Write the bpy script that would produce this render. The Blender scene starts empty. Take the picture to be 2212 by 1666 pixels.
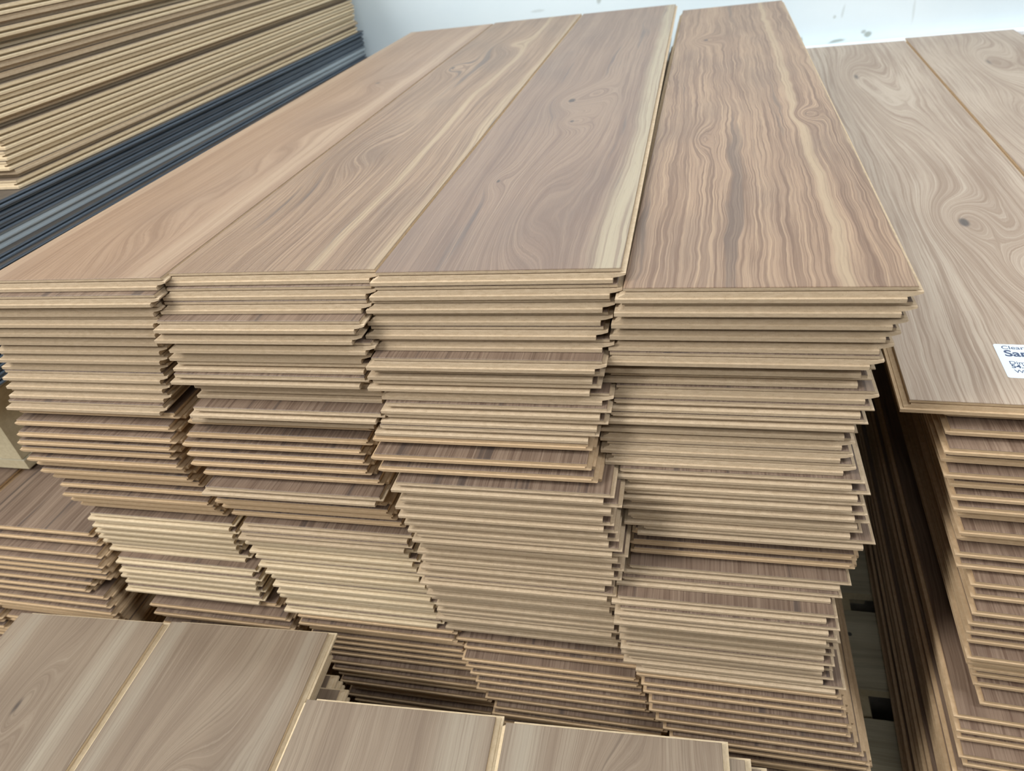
import bpy, bmesh, math, random
from mathutils import Matrix, Vector
rnd = random.Random(7)
S = bpy.context.scene
COL = S.collection
Z0 = 0.890                      # height of the central stack's top above the floor

# ------------------------------------------------------------------ camera
cam_d = bpy.data.cameras.new('camera'); cam = bpy.data.objects.new('camera', cam_d); COL.objects.link(cam)
F_PX = 1544.7
cam_d.sensor_width = 36.0; cam_d.lens = F_PX / 2212 * 36.0; cam_d.clip_start = 0.02; cam_d.clip_end = 30
A1, A2, A3 = math.radians(17.2022), math.radians(55.6983), math.radians(-8.6372)
cam.matrix_world = (Matrix.Translation((0.4471, -0.4875, 0.2349 + Z0)) @ Matrix.Rotation(A1, 4, 'Z')
                    @ Matrix.Rotation(A2, 4, 'X') @ Matrix.Rotation(A3, 4, 'Z'))
cam_d.dof.use_dof = True; cam_d.dof.focus_distance = 0.62; cam_d.dof.aperture_fstop = 9.0
S.camera = cam
# ------------------------------------------------------------------ world, room lamps and an added wall fill
w = bpy.data.worlds.new('world'); S.world = w; w.use_nodes = True
bg = w.node_tree.nodes['Background']; bg.inputs[0].default_value = (0.95, 0.97, 1.0, 1); bg.inputs[1].default_value = 0.15
def area(name, loc, target, sx, sy, power, col):
    d = bpy.data.lights.new(name, 'AREA'); d.shape = 'RECTANGLE'; d.size = sx; d.size_y = sy; d.energy = power; d.color = col
    o = bpy.data.objects.new(name, d); COL.objects.link(o); o.location = loc
    o.rotation_euler = (Vector(target) - Vector(loc)).to_track_quat('-Z', 'Y').to_euler()
    return o
area('ceiling_light_left', (-1.60, -1.25, 2.65), (-0.1, 0.0, 0.7), 0.5, 2.4, 112, (1.0, 0.97, 0.93))
area('ceiling_light_front', (0.42, -1.95, 2.75), (0.6, 0.1, 0.3), 1.2, 0.3, 16, (1.0, 0.975, 0.94))
area('ceiling_light_over', (0.66, 0.65, 2.75), (0.66, 0.62, 0.0), 0.35, 2.2, 13, (1.0, 0.985, 0.955))
area('ceiling_light_right', (1.9, -0.5, 2.75), (-0.3, 0.7, 0.9), 0.4, 2.0, 38, (0.98, 0.985, 1.0))
area('wall_fill_light', (-0.35, 0.55, 2.85), (-0.30, 1.3, 0.8), 1.6, 0.3, 25, (0.95, 0.985, 1.0))  # added fill that brightens the left part of the back wall
S.view_settings.view_transform = 'Standard'; S.view_settings.look = 'None'
S.view_settings.exposure = -0.20; S.view_settings.gamma = 1.0; S.view_settings.use_curve_mapping = False

# ------------------------------------------------------------------ helpers
def lin(r, g, b):
    f = lambda c: (c / 255 / 12.92) if c / 255 <= 0.04045 else ((c / 255 + 0.055) / 1.055) ** 2.4
    return (f(r), f(g), f(b), 1.0)
class V:                                     # one socket with arithmetic
    def __init__(s, nt, k): s.nt = nt; s.k = k
    def op(s, o, name, rev=False):
        n = s.nt.nodes.new('ShaderNodeMath'); n.operation = name
        a, b = (o, s) if rev else (s, o)
        for i, q in enumerate((a, b)):
            if isinstance(q, V): s.nt.links.new(q.k, n.inputs[i])
            elif q is not None: n.inputs[i].default_value = q
        return V(s.nt, n.outputs[0])
    def __add__(s, o): return s.op(o, 'ADD')
    def __radd__(s, o): return s.op(o, 'ADD', True)
    def __sub__(s, o): return s.op(o, 'SUBTRACT')
    def __rsub__(s, o): return s.op(o, 'SUBTRACT', True)
    def __mul__(s, o): return s.op(o, 'MULTIPLY')
    def __rmul__(s, o): return s.op(o, 'MULTIPLY', True)
    def exp(s): return s.op(None, 'EXPONENT')
    def smooth(s, a, b, lo=0.0, hi=1.0):
        n = s.nt.nodes.new('ShaderNodeMapRange'); n.interpolation_type = 'SMOOTHSTEP'
        s.nt.links.new(s.k, n.inputs[0])
        for i, q in ((1, a), (2, b), (3, lo), (4, hi)): n.inputs[i].default_value = q
        return V(s.nt, n.outputs[0])
def newmat(name):
    m = bpy.data.materials.new(name); m.use_nodes = True
    return m, m.node_tree, m.node_tree.nodes['Principled BSDF']
def comb(nt, x, y, z):
    n = nt.nodes.new('ShaderNodeCombineXYZ')
    for i, q in enumerate((x, y, z)):
        if isinstance(q, V): nt.links.new(q.k, n.inputs[i])
        else: n.inputs[i].default_value = q
    return n.outputs[0]
def noise(nt, x, y, z, detail=2.0, rough=0.5):
    n = nt.nodes.new('ShaderNodeTexNoise'); n.inputs['Scale'].default_value = 1.0
    n.inputs['Detail'].default_value = detail; n.inputs['Roughness'].default_value = rough
    nt.links.new(comb(nt, x, y, z), n.inputs['Vector'])
    return V(nt, n.outputs['Fac'])
def mix(nt, f, a, b, mode='MIX'):
    n = nt.nodes.new('ShaderNodeMix'); n.data_type = 'RGBA'; n.blend_type = mode
    for i, q in ((0, f), (6, a), (7, b)):
        if isinstance(q, V): nt.links.new(q.k, n.inputs[i])
        elif hasattr(q, 'is_linked'): nt.links.new(q, n.inputs[i])
        else: n.inputs[i].default_value = q
    return n.outputs[2]
def coords(nt):
    tc = nt.nodes.new('ShaderNodeTexCoord'); sx = nt.nodes.new('ShaderNodeSeparateXYZ')
    nt.links.new(tc.outputs['Object'], sx.inputs[0])
    return [V(nt, sx.outputs[i]) for i in range(3)]
def bump(nt, b, h, strength, dist):
    n = nt.nodes.new('ShaderNodeBump'); n.inputs['Strength'].default_value = strength; n.inputs['Distance'].default_value = dist
    nt.links.new(h.k, n.inputs['Height']); nt.links.new(n.outputs[0], b.inputs['Normal'])

def wood(name, light, mid, dark, streak, sap=(0, 0, 0, 255), seed=None, knots=(), saps=(), warp=0.03, wob=0.004,
         f1=26, f2=480, line=0.55, streak_amt=0.7, streak_at=0.68, rough=0.44, swirl=0.014, f_bump=0.35, sat=1.10, val=0.58):
    """Printed wood decor: contour lines of a warped field make grain, cathedrals and knots."""
    m, nt, b = newmat(name); x, y, z = coords(nt)
    if seed is None:
        oi = nt.nodes.new('ShaderNodeObjectInfo'); s = V(nt, oi.outputs['Random']) * 91.7
    else: s = V(nt, nt.nodes.new('ShaderNodeValue').outputs[0]); s.k.default_value = seed
    g = x + (noise(nt, x * 2.0, y * 1.3, s, 1) - 0.5) * warp + (noise(nt, x * 9, y * 3.0, s + 7.3, 2) - 0.5) * swirl \
          + (noise(nt, x * 26, y * 14, s + 3.1, 2) - 0.5) * wob
    pw = noise(nt, x * 300, y * 30, s + 5.0, 2)
    dark_k = None
    for (kx, ky, a, bb, amp, dk) in knots:
        dx = (x - kx) * (1 / a); dy = (y - ky) * (1 / bb)
        d = dx * dx + dy * dy
        g = g + (d * -1.0).exp() * amp
        if dk:
            d2 = (dx * dx + dy * dy) * 26.0
            q = (d2 * -1.0).exp() * dk
            dark_k = q if dark_k is None else dark_k + q
    band = noise(nt, g * (f1 * 2.2), y * 0.9, s + 1.7, 3, 0.55)
    ln = noise(nt, g * f2 + (pw - 0.5) * 0.8, y * 3.5, s + 11.0, 3, 0.62)
    ln2 = noise(nt, g * (f2 * 0.36), y * 2.4, s + 15.0, 3, 0.6)
    fib = noise(nt, g * 900, y * 9.0, s + 19.0, 2, 0.6)
    st = noise(nt, g * 58, y * 1.9, s + 23.0, 3, 0.6)
    cloud = noise(nt, x * 12, y * 5, s + 31, 3)
    c = mix(nt, band.smooth(0.20, 0.58), mix(nt, 0.45, dark, mid), mid)
    c = mix(nt, band.smooth(0.42, 0.80) * 0.6, c, light)
    c = mix(nt, cloud.smooth(0.40, 0.75) * 0.35, c, streak)
    c = mix(nt, ln2.smooth(0.52, 0.64) * (line * 1.0), c, dark)
    c = mix(nt, ln.smooth(0.50, 0.66) * (line * 1.0), c, dark)
    c = mix(nt, ln.smooth(0.48, 0.32) * (line * 0.8), c, light)
    c = mix(nt, fib.smooth(0.50, 0.68) * 0.5, c, dark)
    c = mix(nt, fib.smooth(0.46, 0.30) * 0.25, c, light)
    for (sx, sw, amt) in saps:
        e = (g - sx) * (1 / sw); e = ((e * e) * -1.0).exp() * amt
        c = mix(nt, e.smooth(0.12, 0.95) * (1.0 - ln.smooth(0.42, 0.70) * 0.6) * 0.8, c, sap)
    c = mix(nt, st.smooth(streak_at - 0.04, streak_at + 0.05) * streak_amt, c, streak)
    if dark_k is not None: c = mix(nt, dark_k.smooth(0.25, 0.8) * 0.85, c, lin(84, 78, 76))
    pore = noise(nt, x * 1500, y * 46, s, 2, 0.6)
    c = mix(nt, pore.smooth(0.60, 0.74) * 0.28, c, dark)
    hs = nt.nodes.new('ShaderNodeHueSaturation'); hs.inputs['Saturation'].default_value = sat; hs.inputs['Value'].default_value = val
    nt.links.new(c, hs.inputs['Color']); nt.links.new(hs.outputs[0], b.inputs['Base Color'])
    b.inputs['Roughness'].default_value = rough; b.inputs['Specular IOR Level'].default_value = 0.30
    bump(nt, b, ln * 0.6 + pore * 0.7, f_bump, 0.0006)
    return m
def fibre(name, c1, c2, rough=0.85, layer=900.0, amt=0.45):
    m, nt, b = newmat(name); x, y, z = coords(nt)
    oi = nt.nodes.new('ShaderNodeObjectInfo'); s = V(nt, oi.outputs['Random']) * 37.0
    n1 = noise(nt, x * 160, y * 160, z * layer * 0.7 + s, 2, 0.6)
    n2 = noise(nt, x * 950, y * 950, z * 950 + s, 2, 0.7)
    n3 = noise(nt, x * 5, y * 5, s * 3.0, 1)
    c = mix(nt, n1.smooth(0.15, 0.85), c1, c2)
    c = mix(nt, n3.smooth(0.35, 0.7) * 0.35, c, c1)
    c = mix(nt, n2.smooth(0.56, 0.76) * amt, c, [q * 0.45 for q in c1[:3]] + [1])
    c = mix(nt, V(nt, oi.outputs['Random']) * 0.30, c, [q * 0.62 for q in c1[:3]] + [1])
    nt.links.new(c, b.inputs['Base Color']); b.inputs['Roughness'].default_value = rough
    b.inputs['Specular IOR Level'].default_value = 0.2
    bump(nt, b, n2 * 0.6 + n1 * 0.5, 0.4, 0.0004)
    return m
def plain(name, col, rough=0.6, spec=0.3, var=0.12, sc=40, metal=0.0):
    m, nt, b = newmat(name); x, y, z = coords(nt)
    n = noise(nt, x * sc, y * sc, z * sc, 3)
    c = mix(nt, n.smooth(0.3, 0.7) * var, col, [q * 0.55 for q in col[:3]] + [1])
    nt.links.new(c, b.inputs['Base Color']); b.inputs['Roughness'].default_value = rough
    b.inputs['Specular IOR Level'].default_value = spec; b.inputs['Metallic'].default_value = metal
    return m
def mesh_obj(name, verts, faces, mats, parent=None, mi=None):
    me = bpy.data.meshes.new(name); me.from_pydata(verts, [], faces); me.update()
    for q in mats: me.materials.append(q)
    if mi:
        for f, i in zip(me.polygons, mi): f.material_index = i
    o = bpy.data.objects.new(name, me); COL.objects.link(o)
    if parent: o.parent = parent
    return o
def tag(o, label, cat, group=None, kind=None):
    if label: o['label'] = label
    if cat: o['category'] = cat
    if group: o['group'] = group
    if kind: o['kind'] = kind
    return o
def box_vf(x0, x1, y0, y1, z0, z1, ch=0.0):
    if ch <= 0:
        v = [(x0, y0, z0), (x1, y0, z0), (x1, y1, z0), (x0, y1, z0), (x0, y0, z1), (x1, y0, z1), (x1, y1, z1), (x0, y1, z1)]
        f = [(3, 2, 1, 0), (4, 5, 6, 7), (0, 1, 5, 4), (1, 2, 6, 5), (2, 3, 7, 6), (3, 0, 4, 7)]
        return v, f
    return rings([(z0, x0 + ch, x1 - ch, y0 + ch, y1 - ch), (z0 + ch, x0, x1, y0, y1), (z1 - ch, x0, x1, y0, y1), (z1, x0 + ch, x1 - ch, y0 + ch, y1 - ch)])
def rings(R):
    v, f = [], []
    for (z, a, b, c, d) in R: v += [(a, c, z), (b, c, z), (b, d, z), (a, d, z)]
    f.append((3, 2, 1, 0))
    for i in range(len(R) - 1):
        for j in range(4):
            p, q = i * 4 + j, i * 4 + (j + 1) % 4
            f.append((p, q, q + 4, p + 4))
    n = (len(R) - 1) * 4; f.append((n, n + 1, n + 2, n + 3))
    return v, f

# ------------------------------------------------------------------ materials
WAL = dict(light=lin(196, 172, 148), mid=lin(174, 148, 126), dark=lin(134, 110, 93), streak=lin(104, 93, 88), sap=lin(214, 194, 162))
M = {}
M['core'] = fibre('fibreboard_core', lin(184, 164, 136), lin(207, 188, 160))
M['core_tan_lit'] = fibre('fibreboard_core_tan_lit', lin(188, 162, 128), lin(207, 182, 148), amt=0.25)  # same fibreboard as core; tan tone puts a difference in light into the colour
M['core_pale'] = fibre('fibreboard_core_pale', lin(204, 185, 152), lin(225, 208, 178), amt=0.3)
M['edge'] = plain('decor_edge', lin(74, 56, 48), 0.5, 0.3)
M['walnut'] = wood('walnut_decor', **WAL, line=0.75, f1=24, val=0.50, sat=0.95, streak_at=0.62)
# the four walnut boards on top of the central stack
M['top1'] = wood('walnut_board_plain', lin(196, 170, 146), lin(180, 153, 130), lin(152, 126, 106), lin(136, 117, 105), lin(200, 176, 152),
                 seed=3.3, sat=1.10, val=0.60, line=0.5, f1=16, warp=0.04, swirl=0.022, streak_amt=0.3, saps=((0.012, 0.012, 1.0), (0.178, 0.013, 1.0)),
                 knots=((0.10, 0.42, 0.05, 0.20, 0.05, 0), (0.085, 0.14, 0.045, 0.15, 0.045, 0), (0.12, 0.72, 0.03, 0.05, 0.035, 0.7)))
M['top2'] = wood('walnut_board_streaked', lin(198, 173, 147), lin(174, 148, 125), lin(136, 112, 94), lin(110, 100, 94), lin(204, 183, 154),
                 seed=8.1, line=0.72, f1=24, warp=0.035, swirl=0.024, streak_at=0.65, streak_amt=0.7, saps=((0.135, 0.006, 0.9), (0.194, 0.009, 1.0)),
                 knots=((0.035, 0.78, 0.022, 0.05, 0.035, 0.9), (0.10, 0.95, 0.03, 0.06, 0.03, 0.0), (0.05, 0.33, 0.03, 0.10, 0.03, 0.0)))
M['top3'] = wood('walnut_board_sapwood', lin(184, 162, 142), lin(164, 141, 124), lin(138, 116, 103), lin(112, 103, 100), lin(206, 194, 168),
                 seed=5.6, line=0.55, f1=18, warp=0.022, swirl=0.02, streak_at=0.66, streak_amt=0.65, saps=((0.194, 0.018, 1.15),),
                 knots=((0.085, 0.50, 0.028, 0.055, 0.055, 1.0), (0.115, 0.54, 0.02, 0.045, 0.03, 0.0), (0.10, 0.40, 0.02, 0.03, 0.03, 0.8), (0.055, 0.20, 0.012, 0.03, 0.02, 0.8),
                        (0.10, 0.12, 0.035, 0.16, 0.045, 0.0)))
M['top4'] = wood('walnut_board_figured', lin(208, 181, 152), lin(182, 154, 130), lin(136, 110, 92), lin(104, 92, 86), lin(206, 184, 155),
                 seed=2.2, line=0.8, f1=28, warp=0.03, wob=0.012, swirl=0.018, streak_at=0.665, streak_amt=0.5, saps=((0.152, 0.006, 1.1), (0.200, 0.008, 0.9)),
                 knots=((0.05, 0.90, 0.022, 0.035, 0.04, 1.0), (0.165, 0.42, 0.014, 0.03, 0.025, 0.5), (0.05, 0.35, 0.012, 0.05, 0.014, 0.0)))
OAK = dict(val=0.70, sat=1.0, light=lin(214, 198, 178), mid=lin(200, 180, 159), dark=lin(162, 138, 117), streak=lin(156, 134, 116))
M['oak'] = wood('pale_oak_decor', lin(192, 170, 150), lin(170, 148, 130), lin(130, 108, 94), lin(116, 101, 91), seed=None, line=0.75, f1=26, f2=420, streak_amt=0.4, val=0.62)
M['oak1'] = wood('pale_oak_board_knotted', **OAK, seed=12.4, line=0.75, f1=10, f2=360, warp=0.05, swirl=0.022, streak_amt=0.25,
                 knots=((0.115, 0.36, 0.032, 0.075, 0.075, 1.0), (0.155, 0.235, 0.05, 0.07, 0.06, 0.25), (0.08, 1.08, 0.03, 0.14, 0.06, 0.7), (0.10, 0.90, 0.035, 0.2, 0.045, 0.0)))
M['oak2'] = wood('pale_oak_board_plain', **OAK, seed=17.9, line=0.7, f1=10, f2=360, warp=0.05, swirl=0.02, streak_amt=0.25,
                 knots=((0.10, 1.10, 0.035, 0.16, 0.06, 0.6), (0.06, 0.7, 0.03, 0.2, 0.04, 0.0)))
HIC = dict(val=0.53, sat=1.0, light=lin(200, 185, 162), mid=lin(180, 161, 139), dark=lin(146, 127, 109), streak=lin(132, 115, 100), sap=lin(206, 195, 174))
M['hick'] = wood('pale_hickory_decor', **HIC, line=0.4)
M['hick1'] = wood('pale_hickory_board_a', **HIC, seed=41.0, line=0.42, f1=24, warp=0.05, saps=((0.15, 0.018, 0.7), (0.03, 0.015, 0.6)), knots=((0.09, 1.13, 0.02, 0.07, 0.04, 0.7),))
M['hick2'] = wood('pale_hickory_board_b', **HIC, seed=44.0, line=0.38, f1=16, warp=0.05, swirl=0.02, saps=((0.02, 0.014, 0.7), (0.185, 0.012, 0.6)), knots=((0.10, 1.06, 0.05, 0.10, 0.05, 0.0), (0.095, 1.05, 0.025, 0.05, 0.03, 0.0)))
M['hick3'] = wood('pale_hickory_board_c', **HIC, seed=49.0, line=0.42, f1=18, warp=0.03, saps=((0.16, 0.028, 0.75),), streak_amt=0.3)
M['hick4'] = wood('pale_hickory_board_d', **HIC, seed=53.0, line=0.45, f1=26, warp=0.03, saps=((0.02, 0.02, 0.8),), knots=((0.10, 1.16, 0.03, 0.06, 0.05, 0.2),))
M['taupe'] = wood('taupe_vinyl_decor', lin(128, 120, 112), lin(112, 104, 96), lin(90, 84, 78), lin(84, 78, 74), line=0.4)
M['vinyl'] = plain('charcoal_vinyl', lin(84, 96, 109), 0.36, 0.5, 0.3, 14)
M['vinyl_glint'] = plain('charcoal_vinyl_glint', lin(150, 162, 170), 0.25, 0.6, 0.15, 14)  # charcoal vinyl whose bright edge reflection is painted in as pale grey
M['pallet'] = wood('pallet_pine', lin(206, 202, 182), lin(188, 182, 160), lin(146, 140, 122), lin(126, 124, 110), val=1.0, line=0.4, f1=18, f2=110, rough=0.8, f_bump=0.6)
M['pallet_raw'] = fibre('pallet_pine_cut', lin(196, 184, 152), lin(216, 206, 176), layer=300, amt=0.15)
M['steel'] = plain('nail_steel', lin(120, 120, 118), 0.35, 0.5, 0.2, 300, 0.8)
M['paper'] = plain('sticker_paper', lin(216, 227, 238), 0.5, 0.35, 0.03, 20)
M['ink'] = plain('sticker_ink', lin(70, 84, 112), 0.6, 0.3, 0.05, 60)
M['foam'] = plain('white_chip', lin(230, 236, 245), 0.6, 0.3, 0.05, 60)
M['trim'] = plain('white_trim_paint', lin(236, 243, 248), 0.4, 0.4, 0.05, 12)

# ------------------------------------------------------------------ the room
def wall_mat():
    m, nt, b = newmat('white_wall_paint'); x, y, z = coords(nt)
    n = noise(nt, x * 5, y * 5, z * 5, 4); n2 = noise(nt, x * 260, y * 260, z * 260, 2)
    c = mix(nt, n.smooth(0.3, 0.75) * 0.5, lin(226, 242, 250), lin(213, 232, 242))
    # scuffs: (x, z, half-width, half-height, strength)
    for (sx, sz, a, bb, q) in ((0.823, -0.134, 0.010, 0.006, 0.75), (0.812, -0.129, 0.006, 0.004, 0.6), (0.683, -0.133, 0.004, 0.011, 0.8), (0.744, -0.094, 0.004, 0.004, 0.4),
                               (0.760, -0.085, 0.004, 0.014, 0.25), (0.205, -0.006, 0.006, 0.011, 0.5), (0.196, 0.004, 0.008, 0.006, 0.3), (0.05, -0.02, 0.02, 0.004, 0.25),
                               (0.905, -0.10, 0.003, 0.03, 0.2), (0.76, -0.141, 0.018, 0.0035, 0.7)):
        wx = (n - 0.5) * 0.05
        dx = (x - sx + wx) * (1 / a); dz = (z - (sz + Z0) + wx) * (1 / bb)
        e = ((dx * dx + dz * dz) * -1.0).exp()
        c = mix(nt, e.smooth(0.25, 0.8) * q, c, lin(138, 148, 136))
    nt.links.new(c, b.inputs['Base Color']); b.inputs['Roughness'].default_value = 0.55
    bump(nt, b, n2 * 0.5 + n, 0.15, 0.002)
    return m
def structure(name, vf, mats):
    o = mesh_obj(name, vf[0], vf[1], mats); o['kind'] = 'structure'; return o
m, nt, b = newmat('concrete_floor'); x, y, z = coords(nt)
n = noise(nt, x * 3, y * 3, z, 5, 0.6); n2 = noise(nt, x * 90, y * 90, z, 3)
nt.links.new(mix(nt, n2.smooth(0.4, 0.7) * 0.3, mix(nt, n.smooth(0.3, 0.7), lin(120, 114, 106), lin(146, 140, 130)), lin(90, 86, 80)), b.inputs['Base Color'])
b.inputs['Roughness'].default_value = 0.7
structure('floor', box_vf(-4, 4, -4, 1.56, -0.06, 0.0), [m])
structure('wall_back', box_vf(-4, 4, 1.456, 1.56, 0.0, 3.1), [wall_mat()])
structure('trim_1', box_vf(0.42, 1.5, 1.419, 1.4545, Z0 - 0.175, Z0 - 0.1475, 0.002), [M['trim']])

# ------------------------------------------------------------------ pallets
def pallet(x0, x1, y0, nb, ztop, strx, label, pitch=0.178, bw=0.138, seed=1):
    rr = random.Random(seed); t = 0.018; y1 = y0 + pitch * (nb - 1) + bw
    root = bpy.data.objects.new('wooden_pallet', None); COL.objects.link(root); root.location = (x0, y0, ztop - 0.14)
    tag(root, label, 'pallet', 'wooden pallets under the stacks')
    W_, L_ = x1 - x0, y1 - y0
    def board(name, a, b, c, d, e, f):
        # boards run along x; mesh built with its length along local y so the grain follows it
        v, fc = box_vf(0, d - c, 0, b - a, 0, f - e, 0.0015)
        o = mesh_obj(name, v, fc, [M['pallet'], M['pallet_raw']], root)
        for p in o.data.polygons:
            if abs(p.normal.z) < 0.5: p.material_index = 1
        o.matrix_local = Matrix.Translation((a, d, e)) @ Matrix.Rotation(-math.pi / 2, 4, 'Z')
        return o
    for i in range(nb):
        c = i * pitch + rr.uniform(-0.004, 0.004)
        board('deck_board', 0 + rr.uniform(0, .006), W_ - rr.uniform(0, .006), c, c + bw + rr.uniform(-.004, .003), 0.122, 0.1399)
        for sx in strx:
            for q in (0.3, 0.72):
                v, f = [], []
                N = 8; r = 0.0035
                cx, cy = sx - x0 + rr.uniform(-.008, .008), c + bw * q + rr.uniform(-.01, .01)
                for zz, k in ((0.1395, 1.0), (0.1404, 1.0), (0.1407, 0.7)):
                    v += [(cx + r * k * math.cos(2 * math.pi * j / N), cy + r * k * math.sin(2 * math.pi * j / N), zz) for j in range(N)]
                for L in range(2):
                    for j in range(N): f.append((L * N + j, L * N + (j + 1) % N, (L + 1) * N + (j + 1) % N, (L + 1) * N + j))
                f.append(tuple(range(2 * N, 3 * N)))
                mesh_obj('nail', v, f, [M['steel']], root)
    for sx in strx:
        v, f = box_vf(sx - x0 - 0.019, sx - x0 + 0.019, 0, L_, 0.018, 0.122, 0.001)
        mesh_obj('stringer', v, f, [M['pallet_raw']], root)
    for c in (0, L_ / 2 - bw / 2, L_ - bw): board('bottom_board', 0, W_, c, c + bw, 0.0, 0.018)
    return root
pallet(-0.30, 0.755, -0.189, 8, 0.14, (-0.27, 0.205, 0.682), 'weathered wooden pallet under the central stack of walnut planks', seed=4)
pallet(0.765, 1.60, -0.02, 8, 0.14, (0.80, 1.15, 1.57), 'wooden pallet hidden under the right-hand stack of pale oak planks', seed=5)
pallet(-0.42, 0.56, -1.44, 7, 0.14, (-0.39, 0.07, 0.53), 'wooden pallet under the low foreground stack', seed=6)
pallet(-1.30, -0.31, -0.05, 8, 0.14, (-1.27, -0.8, -0.34), 'wooden pallet on the floor under the low left stack', seed=7)
pallet(-1.38, -0.462, 0.100, 7, Z0 - 0.2102, (-1.34, -0.92, -0.483), 'wooden pallet lying on top of the low left stack', seed=8)

# ------------------------------------------------------------------ planks
T = 0.0119
G_PROF = [(0.0, 0.0052), (0.0006, 0.0060), (0.0036, 0.0060), (0.0039, 0.0034), (0.0048, 0.0034), (0.0056, 0.0016), (0.0068, -0.0012), (0.0084, -0.0020), (0.0087, 0.0), (0.0113, 0.0)]
T_PROF = [(0.0, -0.0062), (0.0044, -0.0060), (0.0050, -0.0018), (0.0058, 0.0010), (0.0064, 0.0032), (0.0074, 0.0036), (0.0082, 0.0034), (0.0086, 0.0), (0.0113, 0.0)]
E_PROF = [(0.0, -0.0062), (0.0040, -0.0060), (0.0048, 0.0002), (0.0053, 0.0012), (0.0080, 0.0012), (0.0086, 0.0), (0.0113, 0.0)]   # tongue end
F_PROF = [(0.0, 0.0016), (0.0005, 0.0026), (0.0036, 0.0026), (0.0040, 0.0010), (0.0078, 0.0003), (0.0081, -0.0018), (0.0087, -0.0018), (0.0089, 0.0), (0.0113, 0.0)]   # groove end
H_PROF = [(0.0, 0.0012), (0.0006, 0.0024), (0.0032, 0.0024), (0.0042, 0.0012), (0.0044, -0.0052), (0.0064, -0.0052), (0.0067, -0.0002), (0.0073, 0.0004), (0.0086, 0.0004), (0.0090, 0.0), (0.0113, 0.0)]   # groove end with a deep slot
def at(prof, z):
    for (a, u), (b, v) in zip(prof, prof[1:]):
        if a <= z <= b: return u + (v - u) * (z - a) / max(b - a, 1e-9)
    return prof[-1][1]
def plank_mesh(name, W, L, front, left, right, back, core, t=T, hidden_face=None, bow=0.0):
    """Core of a click plank. Local origin = lower front left corner of the outline; returns core, face meshes."""
    k = t / T; P = {'G': G_PROF, 'T': T_PROF, 'E': E_PROF, 'F': F_PROF, 'H': H_PROF}
    fr, le, ri, ba = (P[c] for c in (front, left, right, back))
    mx = lambda pr: max(o for _, o in pr)
    ox, oy = mx(le), mx(fr)
    zs = sorted({z for pr in (fr, le, ri, ba) for z, _ in pr})
    R = [(z * k, ox - at(le, z), ox + W + at(ri, z), oy - at(fr, z), oy + L + at(ba, z)) for z in zs]
    v, f = rings(R)
    me = bpy.data.meshes.new(name); me.from_pydata(v, [], f); me.update(); me.materials.append(core)
    zc = zs[-1] * k; c = 0.0004
    v2, f2 = rings([(zc, ox, ox + W, oy, oy + L), (t - c, ox, ox + W, oy, oy + L), (t, ox + c, ox + W - c, oy + c, oy + L - c)])
    # local coordinates of the decor start at the visible face's own corner
    mf = bpy.data.meshes.new('decor_face'); mf.from_pydata([(a - ox, b_ - oy, z) for a, b_, z in v2], [], f2); mf.update()
    return me, mf, (ox, oy)
def face_for(mf, mat):
    q = mf.copy(); q.materials.append(mat); q.materials.append(M['edge'])
    for i, p in enumerate(q.polygons): p.material_index = 1 if i < 5 else 0
    return q
REST_V, REST_F, REST_M = [], [], []
RMATS = []
def rest(kind, loc, rz, face):                      # planks buried in the stacks: joined into one mesh
    R_ = Matrix.Translation((loc[0], loc[1], loc[2] + Z0)) @ Matrix.Rotation(rz, 4, 'Z')
    for me, off, mats in ((kind['core'], (0, 0), None), (kind['mf'], kind['off'], face)):
        b0 = len(REST_V)
        for q in me.vertices: REST_V.append(tuple(R_ @ Vector((q.co.x + off[0], q.co.y + off[1], q.co.z))))
        for i, p in enumerate(me.polygons):
            REST_F.append(tuple(b0 + j for j in p.vertices))
            mm = me.materials[0] if mats is None else (M['edge'] if i < 5 else M[face])
            if mm not in RMATS: RMATS.append(mm)
            REST_M.append(RMATS.index(mm))
def plank(kind, loc, rz, face, label, group, name='laminate_plank', cat='plank', seen=True):
    if not seen: return rest(kind, loc, rz, face)
    me, off, faces, mf = kind['core'], kind['off'], kind['faces'], kind['mf']
    o = bpy.data.objects.new(name, me); COL.objects.link(o)
    o.location = (loc[0], loc[1], loc[2] + Z0); o.rotation_euler = (0, 0, rz)
    tag(o, label, cat, group)
    if face not in faces: faces[face] = face_for(mf, M[face])
    c = bpy.data.objects.new('decor_face', faces[face]); COL.objects.link(c); c.parent = o; c.location = (off[0], off[1], 0)
    return o
def kind(name, W, L, front, left, right, back, core, t=T):
    me, mf, off = plank_mesh(name, W, L, front, left, right, back, core, t)
    return dict(core=me, mf=mf, off=off, faces={}, W=W, L=L)
ORD = 'zeroth first second third fourth fifth sixth seventh eighth ninth tenth eleventh twelfth thirteenth fourteenth fifteenth sixteenth seventeenth eighteenth nineteenth'.split()
def nth(n):
    if n < 20: return ORD[n]
    tens = {2: ('twentieth', 'twenty'), 3: ('thirtieth', 'thirty'), 4: ('fortieth', 'forty'), 5: ('fiftieth', 'fifty'), 6: ('sixtieth', 'sixty')}[n // 10]
    return tens[0] if n % 10 == 0 else tens[1] + '-' + ORD[n % 10]
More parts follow.
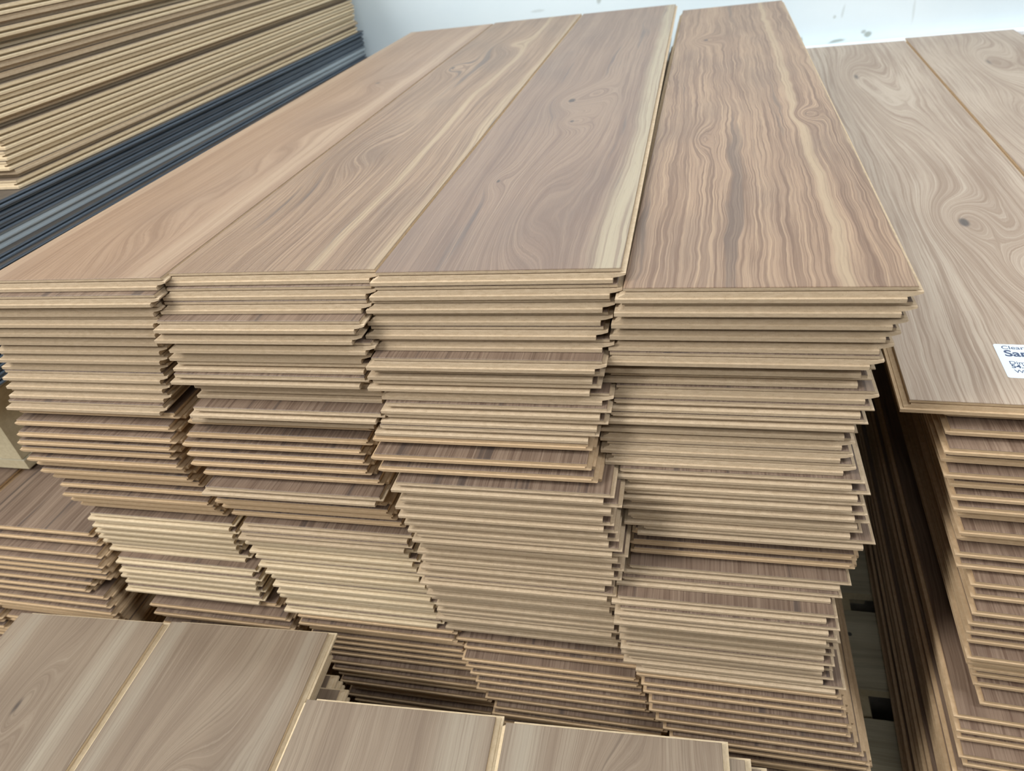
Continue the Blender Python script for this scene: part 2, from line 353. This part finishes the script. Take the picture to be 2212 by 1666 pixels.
def interp(keys, k, n_end=None):
    if k <= keys[0][0]: return keys[0][1] / 1000, keys[0][2] / 1000
    for a, b in zip(keys, keys[1:]):
        if a[0] <= k <= b[0]:
            u = (k - a[0]) / (b[0] - a[0]); j = 0.0 if u in (0.0, 1.0) else 1.0
            return ((a[1] + (b[1] - a[1]) * u) / 1000 + j * rnd.uniform(-.005, .005), (a[2] + (b[2] - a[2]) * u) / 1000 + j * rnd.uniform(-.004, .004))
    a = keys[-1]; return a[1] / 1000 + rnd.uniform(-.006, .006), a[2] / 1000 + rnd.uniform(-.006, .006)
WM, LM = 0.1955, 1.2420
KG = kind('laminate_plank', WM, LM, 'F', 'G', 'T', 'E', M['core'])         # groove end to the aisle
KT = kind('laminate_plank', WM, LM, 'E', 'T', 'G', 'F', M['core_tan_lit'])     # tongue end to the aisle
KP = kind('laminate_plank', WM, LM, 'H', 'G', 'T', 'E', M['core_pale'])
KH = kind('laminate_plank', WM, LM, 'H', 'G', 'T', 'E', M['core'])
# central stack: row from the top, left outline x and front outline y in mm, as surveyed
C1 = [(0,-204,-11),(1,-210,-20),(2,-216,-15),(3,-222,-15),(4,-228,-12),(5,-234,-8),(6,-240,-5),(7,-246,-4),(8,-254,1),(9,-258,-2),(10,-262,-1),(11,-266,-1),(12,-272,-7),(13,-264,-7),(14,-271,-14),(15,-271,-19),(16,-278,-19),(17,-284,-17),(18,-280,-19),(19,-280,-12),(20,-282,-12),(21,-276,-7),(22,-271,-9),(23,-271,-13),(24,-270,-8),(25,-267,-3),(26,-259,-6),(27,-259,-6),(28,-263,-4),(29,-266,-2),(30,-269,2),(31,-264,0),(32,-253,-10),(33,-251,-14),(34,-256,-12),(35,-256,-11),(36,-259,-15),(37,-243,-15),(38,-228,-25),(46,-215,-24),(61,-200,-20)]
C2 = [(0,-6,-3),(1,-14,-8),(2,-20,-11),(3,-20,-24),(4,-26,-22),(5,-18,-19),(6,-27,-14),(7,-28,-14),(8,-33,-19),(9,-20,-7),(10,-22,-7),(11,-25,-23),(12,-33,-15),(13,-45,-14),(14,-47,-21),(15,-57,-22),(16,-56,-23),(17,-56,-24),(18,-46,-24),(19,-46,-33),(20,-47,-28),(21,-44,-29),(22,-43,-24),(23,-37,-22),(24,-29,-24),(26,-33,-22),(29,-29,-23),(32,-24,-21),(36,-26,-20),(37,-10,-25),(46,15,-28),(61,25,-20)]
C3 = [(0,193,-9),(1,184,-11),(2,182,-11),(3,182,-10),(4,178,-12),(5,178,-11),(6,177,-24),(7,174,-21),(8,171,-21),(9,170,-17),(10,170,-22),(11,171,-22),(12,166,-24),(13,163,-29),(14,163,-41),(15,168,-43),(16,180,-47),(17,186,-46),(18,178,-45),(23,188,-37),(27,173,-33),(30,174,-30),(33,178,-23),(37,179,-19),(38,189,-24),(39,191,-26),(40,193,-34),(41,194,-34),(42,196,-35),(43,204,-37),(44,206,-39),(45,216,-42),(46,226,-46),(61,236,-30)]
C4 = [(1,388,-18),(2,389,-17),(3,386,-14),(4,384,-11),(5,381,-8),(6,377,-11),(7,374,-4),(8,374,-1),(9,374,-5),(10,374,-8),(11,374,-10),(12,370,-6),(13,370,-4),(14,370,-6),(15,372,-8),(16,381,-13),(17,387,-13),(18,384,-14),(19,388,-13),(20,392,-10),(21,388,-10),(22,400,-11),(23,394,-7),(24,392,-10),(25,392,-10),(26,386,-18),(27,379,-23),(28,375,-37),(29,375,-41),(33,380,-34),(34,381,-37),(35,381,-34),(36,383,-36),(37,387,-37),(38,396,-42),(39,401,-45),(42,409,-52),(43,416,-55),(44,424,-57),(48,434,-54),(61,446,-36)]
TROWS = [set(range(13, 26)) | set(range(37, 62)), {13, 14, 15, 16, 17, 18, 20, 21, 22, 23} | set(range(37, 62)), {13, 14, 15} | set(range(37, 62)), {23, 24, 25} | set(range(38, 62))]
COLNAME = ['leftmost column', 'second column from left', 'third column from left', 'rightmost column']
TOPLAB = ['plain walnut plank topping the leftmost column of the central stack',
          'walnut plank with cream and grey streaks topping the central stack, second from left',
          'walnut plank with broad cream sapwood along its right edge, topping the central stack',
          'wavy-figured walnut plank lying on the rightmost column of the central stack']
GRP = 'walnut planks in the central stack'
prev = {}
for ci, keys in enumerate((C1, C2, C3, C4)):
    for k in range(62):
        if k < keys[0][0]: continue
        X, Y = interp(keys, k)
        tr = k in TROWS[ci]
        if tr: Y += 0.005
        if (ci - 1, k) in prev: X = max(X, prev[(ci - 1, k)][0] + (WM + (0.0030 if k == 0 else 0.0046) if prev[(ci - 1, k)][1] == tr else WM + 0.0100))
        prev[(ci, k)] = (X, tr)
        first = k == keys[0][0]
        rz = (-0.0015 if ci == 2 else 0.0) if first else rnd.uniform(-.0012, .0012)
        if ci == 3: rz = -0.0122 * max(0, 1 - (k - 1) / 16) + (0 if first else rnd.uniform(-.001, .001))
        fc = 'top%d' % (ci + 1) if first else 'walnut'
        kd = KT if tr else (KP if (26 <= k <= 36 and ci < 2) else (KH if (k >= 16 or (k in (7, 8, 10, 11, 12) and ci)) else KG))
        if first: lab = TOPLAB[ci]
        else: lab = 'walnut plank, %s from the top in the %s of the central stack' % (nth(k - keys[0][0] + 1), COLNAME[ci])
        plank(kd, (X, Y, -0.012 * (k + 1)), rz, fc, lab, GRP, seen=k <= (40, 41, 48, 50)[ci])

# right-hand stack of pale oak
WR, LR, RR = 0.2125, 1.380, -0.043
KR0 = kind('laminate_plank', WR, LR, 'F', 'G', 'T', 'E', M['core_tan_lit'])
KR = kind('laminate_plank', WR, LR, 'E', 'T', 'G', 'F', M['core_tan_lit'])
RK = [(0,614,35),(1,649,36),(2,650,26),(3,649,15),(4,650,20),(5,653,13),(6,660,16),(7,663,13),(8,667,11),(9,674,17),(10,675,7),(11,677,13),(12,676,4),(13,679,2),(14,690,-8),(15,692,-11),(16,693,-20),(17,692,-22),(18,693,-22),(19,696,-22),(20,696,-32),(21,699,-28),(22,705,-25),(23,710,-23),(24,713,-25),(25,718,-37),(26,696,-46),(27,699,-53),(28,702,-53),(29,703,-65),(34,708,-62),(49,712,-55)]
GR = 'pale oak planks in the right-hand stack'
ZR = -0.145
for k in range(50):
    X, Y = interp(RK, k)
    rz = RR + (0 if k == 0 else rnd.uniform(-.002, .002))
    lab = 'knotted pale oak plank with a white sticker, overhanging the right-hand stack' if k == 0 else \
          'pale oak plank, %s from the top in the near column of the right-hand stack' % nth(k + 1)
    if k: Y += 0.005
    plank(KR if k else KR0, (X, Y, ZR - 0.012 * (k + 1)), rz, 'oak1' if k == 0 else 'oak', lab, GR, seen=k <= 31)
    X2 = 0.8325 if k == 0 else X + 0.228 + rnd.uniform(0, .004)
    lab = 'plain pale oak plank reaching the wall, right of the stickered plank' if k == 0 else \
          'pale oak plank, %s from the top in the second column of the right-hand stack' % nth(k + 1)
    plank(KR if k else KR0, (X2, 0.052 if k == 0 else Y + 0.012, ZR - 0.012 * (k + 1)), rz, 'oak2' if k == 0 else 'oak', lab, GR, seen=k == 0)

# low foreground stack (its far ends are seen)
KF = kind('laminate_plank', 0.1945, LM, 'E', 'T', 'G', 'G', M['core_pale'])
RF = math.radians(2.6)
FG = [(-0.1355, -0.082, 1), (0.0680, -0.0700, 1), (0.2740, -0.138, 1), (0.4790, -0.133, 1)]      # back right corner of each face
FLAB = ['pale hickory plank, leftmost in the top layer of the foreground stack',
        'pale hickory plank with an oval grain swirl on top of the foreground stack',
        'pale hickory plank, set back and two-toned, third on the foreground stack',
        'pale hickory plank at the right end of the foreground stack top layer']
GF = 'pale hickory planks in the foreground stack'
ZF = -0.400
cr, sr = math.cos(RF), math.sin(RF)
def fg_loc(bx, by, z):
    lx, ly = KF['off'][0] + KF['W'], KF['off'][1] + KF['L']
    return (bx - (cr * lx - sr * ly), by - (sr * lx + cr * ly), z)
for i, (bx, by, _) in enumerate(FG):
    plank(KF, fg_loc(bx, by, ZF - 0.012), RF, 'hick%d' % (i + 1), FLAB[i], GF)
    for k in range(1, 29):
        dx, dy = rnd.uniform(-.003, .0), rnd.uniform(-.010, -.002)
        if i == 1: dx -= 0.014
        if i == 1 and k in (4, 5): dx, dy = (0.016, -0.036) if k == 4 else (0.036, -0.044)
        if i == 3: dx = min(0.036, 0.018 * k) + rnd.uniform(-.002, .002); dy = -0.006
        if i == 2: dx = rnd.uniform(-.002, .002) + (0.040 if k >= 4 else 0.0)
        if i == 1 and k == 5: dx = 0.026
        if i == 3 and k >= 4: dx = 0.056
        plank(KF, fg_loc(bx + dx, by + dy, ZF - 0.012 * (k + 1)), RF, 'hick',
              'pale hickory plank, %s from the top in column %s of the foreground stack' % (nth(k + 1), ['one', 'two', 'three', 'four'][i]), GF, seen=(i == 1 and k in (4, 5)) or (i == 3 and k < 4))

# low left stack of walnut, under the upper pallet
LK = [(0,-278,0),(1,-270,-3),(2,-268,-13),(3,-268,-19),(4,-270,-18),(5,-270,-17),(6,-298,-20),(7,-312,-22),(8,-290,-22),(9,-288,-26),(14,-290,-24),(31,-292,-20)]
GL = 'walnut planks in the low left stack'
for k in range(32):
    X, Y = interp(LK, k)
    z = -0.355 - 0.012 * (k + 1)
    lab = 'brown walnut plank topping the low left stack beside the central stack' if k == 0 else 'walnut plank, %s from the top in the right column of the low left stack' % nth(k + 1)
    plank(KT, (X - 0.2036, Y, z), 0.0 if k == 0 else rnd.uniform(-.002, .002), 'walnut', lab, GL, seen=k <= 15)
    lab = 'second brown walnut plank on top of the low left stack, cut by the frame' if k == 0 else 'walnut plank, %s from the top in the left column of the low left stack' % nth(k + 1)
    plank(KT, (X - 0.2036 - 0.2072 + (0 if k == 0 else rnd.uniform(-.006, -.002)), Y - 0.004, z), 0.0, 'walnut', lab, GL, seen=k in (0,1,2,3) or 7 <= k <= 15)

# upper left: one walnut plank, charcoal vinyl planks, then pale-edged planks
KV = kind('vinyl_plank', 0.178, 1.375, 'E', 'G', 'H', 'E', M['vinyl'], t=0.0089)
KVg = kind('vinyl_plank', 0.178, 1.375, 'E', 'G', 'F', 'E', M['vinyl_glint'], t=0.0089)
plank(KT, (-0.432 - 0.2052, 0.06, -0.2093), 0.0, 'walnut', 'brown walnut plank between the upper left pallet and the charcoal planks', 'single walnut plank at left')
def by_right(kd, xr, yf, z, rz):                       # placed by its right front corner
    w_ = kd['W'] + kd['off'][0] + 0.0024
    return (xr - w_ * math.cos(rz), yf - w_ * math.sin(rz), z)
zb = -0.1973
GV = 'charcoal vinyl planks in the upper left stack'
nv = 21
for i in range(nv):
    row = nv - i
    low = row > 6
    xr = (-0.408 if low else -0.431) + rnd.uniform(-.002, .002)
    rz = (-0.014 if low else -0.026) + rnd.uniform(-.001, .001)
    if row == 7: xr = -0.416
    kd = KVg if row in (5, 6) else KV
    plank(kd, by_right(kd, xr, 0.035 + rnd.uniform(-.006, .006), zb + 0.009 * i, rz), rz, 'taupe',
          '%s-edged vinyl plank, %s from the top of the dark layer at left' % ('reflection-painted charcoal' if row in (5, 6) else 'charcoal', nth(row)), GV, 'vinyl_plank')
zt = zb + 0.009 * nv + 0.0002
KL = kind('laminate_plank', 0.192, 1.115, 'F', 'G', 'H', 'E', M['core_pale'])
KL2 = kind('laminate_plank', 0.192, 1.115, 'E', 'T', 'E', 'F', M['core'])
GU = 'pale-edged planks in the upper left stack'
for i in range(22):
    kd = KL2 if i in (1, 6, 10, 11, 15, 17, 20) else KL
    xr = -0.432 + rnd.uniform(-.0014, .0014); yf = 0.286 + rnd.uniform(-.006, .006)
    if i == 6: xr = -0.440
    if i == 10: xr = -0.437
    if i == 13: xr = -0.447
    if i > 13: xr -= 0.001
    rz = -0.027 + rnd.uniform(-.001, .001)
    plank(kd, by_right(kd, xr, yf, zt + 0.0122 * i, rz), rz, 'walnut' if i in (6, 13) else 'hick',
          'beige-edged plank, %s from the bottom of the pale upper left layer' % nth(i + 1), GU)

# ------------------------------------------------------------------ the planks buried in the lower parts of the stacks
o = mesh_obj('laminate_planks', REST_V, REST_F, RMATS, None, REST_M)
tag(o, 'remaining laminate planks buried low inside and behind the stacks', 'planks', None, 'stuff')

# ------------------------------------------------------------------ small things
# sticker
st_rot = -0.062
st = bpy.data.objects.new('price_sticker', None); COL.objects.link(st)
st.location = (0.7010, 0.0712, ZR + Z0 - 0.00008); st.rotation_euler = (0, 0, st_rot)
tag(st, 'white printed clearance sticker stuck on the knotted pale oak plank', 'sticker')
W_, H_, r_ = 0.105, 0.053, 0.0022
pts = []
for cx, cy, a0 in ((W_ - r_, r_, -90), (W_ - r_, H_ - r_, 0), (r_, H_ - r_, 90), (r_, r_, 180)):
    for q in range(5):
        a = math.radians(a0 + 22.5 * q); pts.append((cx + r_ * math.cos(a), cy + r_ * math.sin(a)))
n_ = len(pts)
v = [(a, b_, 0) for a, b_ in pts] + [(a, b_, 0.00018) for a, b_ in pts]
f = [tuple(range(n_ - 1, -1, -1)), tuple(range(n_, 2 * n_))] + [(i, (i + 1) % n_, n_ + (i + 1) % n_, n_ + i) for i in range(n_)]
mesh_obj('sticker_sheet', v, f, [M['paper']], st)
def text(body, x, y, size, off, name):
    cu = bpy.data.curves.new(name, 'FONT'); cu.body = body; cu.size = size; cu.offset = off; cu.extrude = 0.00002
    t = bpy.data.objects.new(name, cu); COL.objects.link(t)
    bpy.context.view_layer.update()
    me = bpy.data.meshes.new_from_object(t.evaluated_get(bpy.context.evaluated_depsgraph_get()))
    bpy.data.objects.remove(t); me.materials.clear(); me.materials.append(M['ink'])
    o = bpy.data.objects.new(name, me); COL.objects.link(o); o.parent = st; o.location = (x, y, 0.00021)
for body, x, y, size, off in (('Clearance', 0.0052, 0.0448, 0.0078, 0.00005), ('Sam', 0.0055, 0.0335, 0.0135, 0.00035), ('Dimensions', 0.0058, 0.0208, 0.0070, 0.00004),
                              ('54.2', 0.0062, 0.0152, 0.0072, 0.00022), ('Wear', 0.0070, 0.0078, 0.0068, 0.00004)):
    text(body, x, y, size, off, 'printed_text')
# white chip on the low left stack
bm = bmesh.new(); bmesh.ops.create_icosphere(bm, subdivisions=2, radius=1.0)
for q in bm.verts:
    tpr = 1.0 - 0.5 * max(0, q.co.y); q.co = Vector((q.co.x * 0.0042 * tpr, q.co.y * 0.0075, q.co.z * 0.0014 + 0.0013))
me = bpy.data.meshes.new('paint_chip'); bm.to_mesh(me); bm.free(); me.materials.append(M['foam'])
o = bpy.data.objects.new('paint_chip', me); COL.objects.link(o)
o.location = (-0.389, 0.0065, Z0 - 0.355 - 0.024 - 0.0001); o.rotation_euler = (0, 0, -0.6)
tag(o, 'small white paint chip on a walnut plank of the low left stack', 'chip')
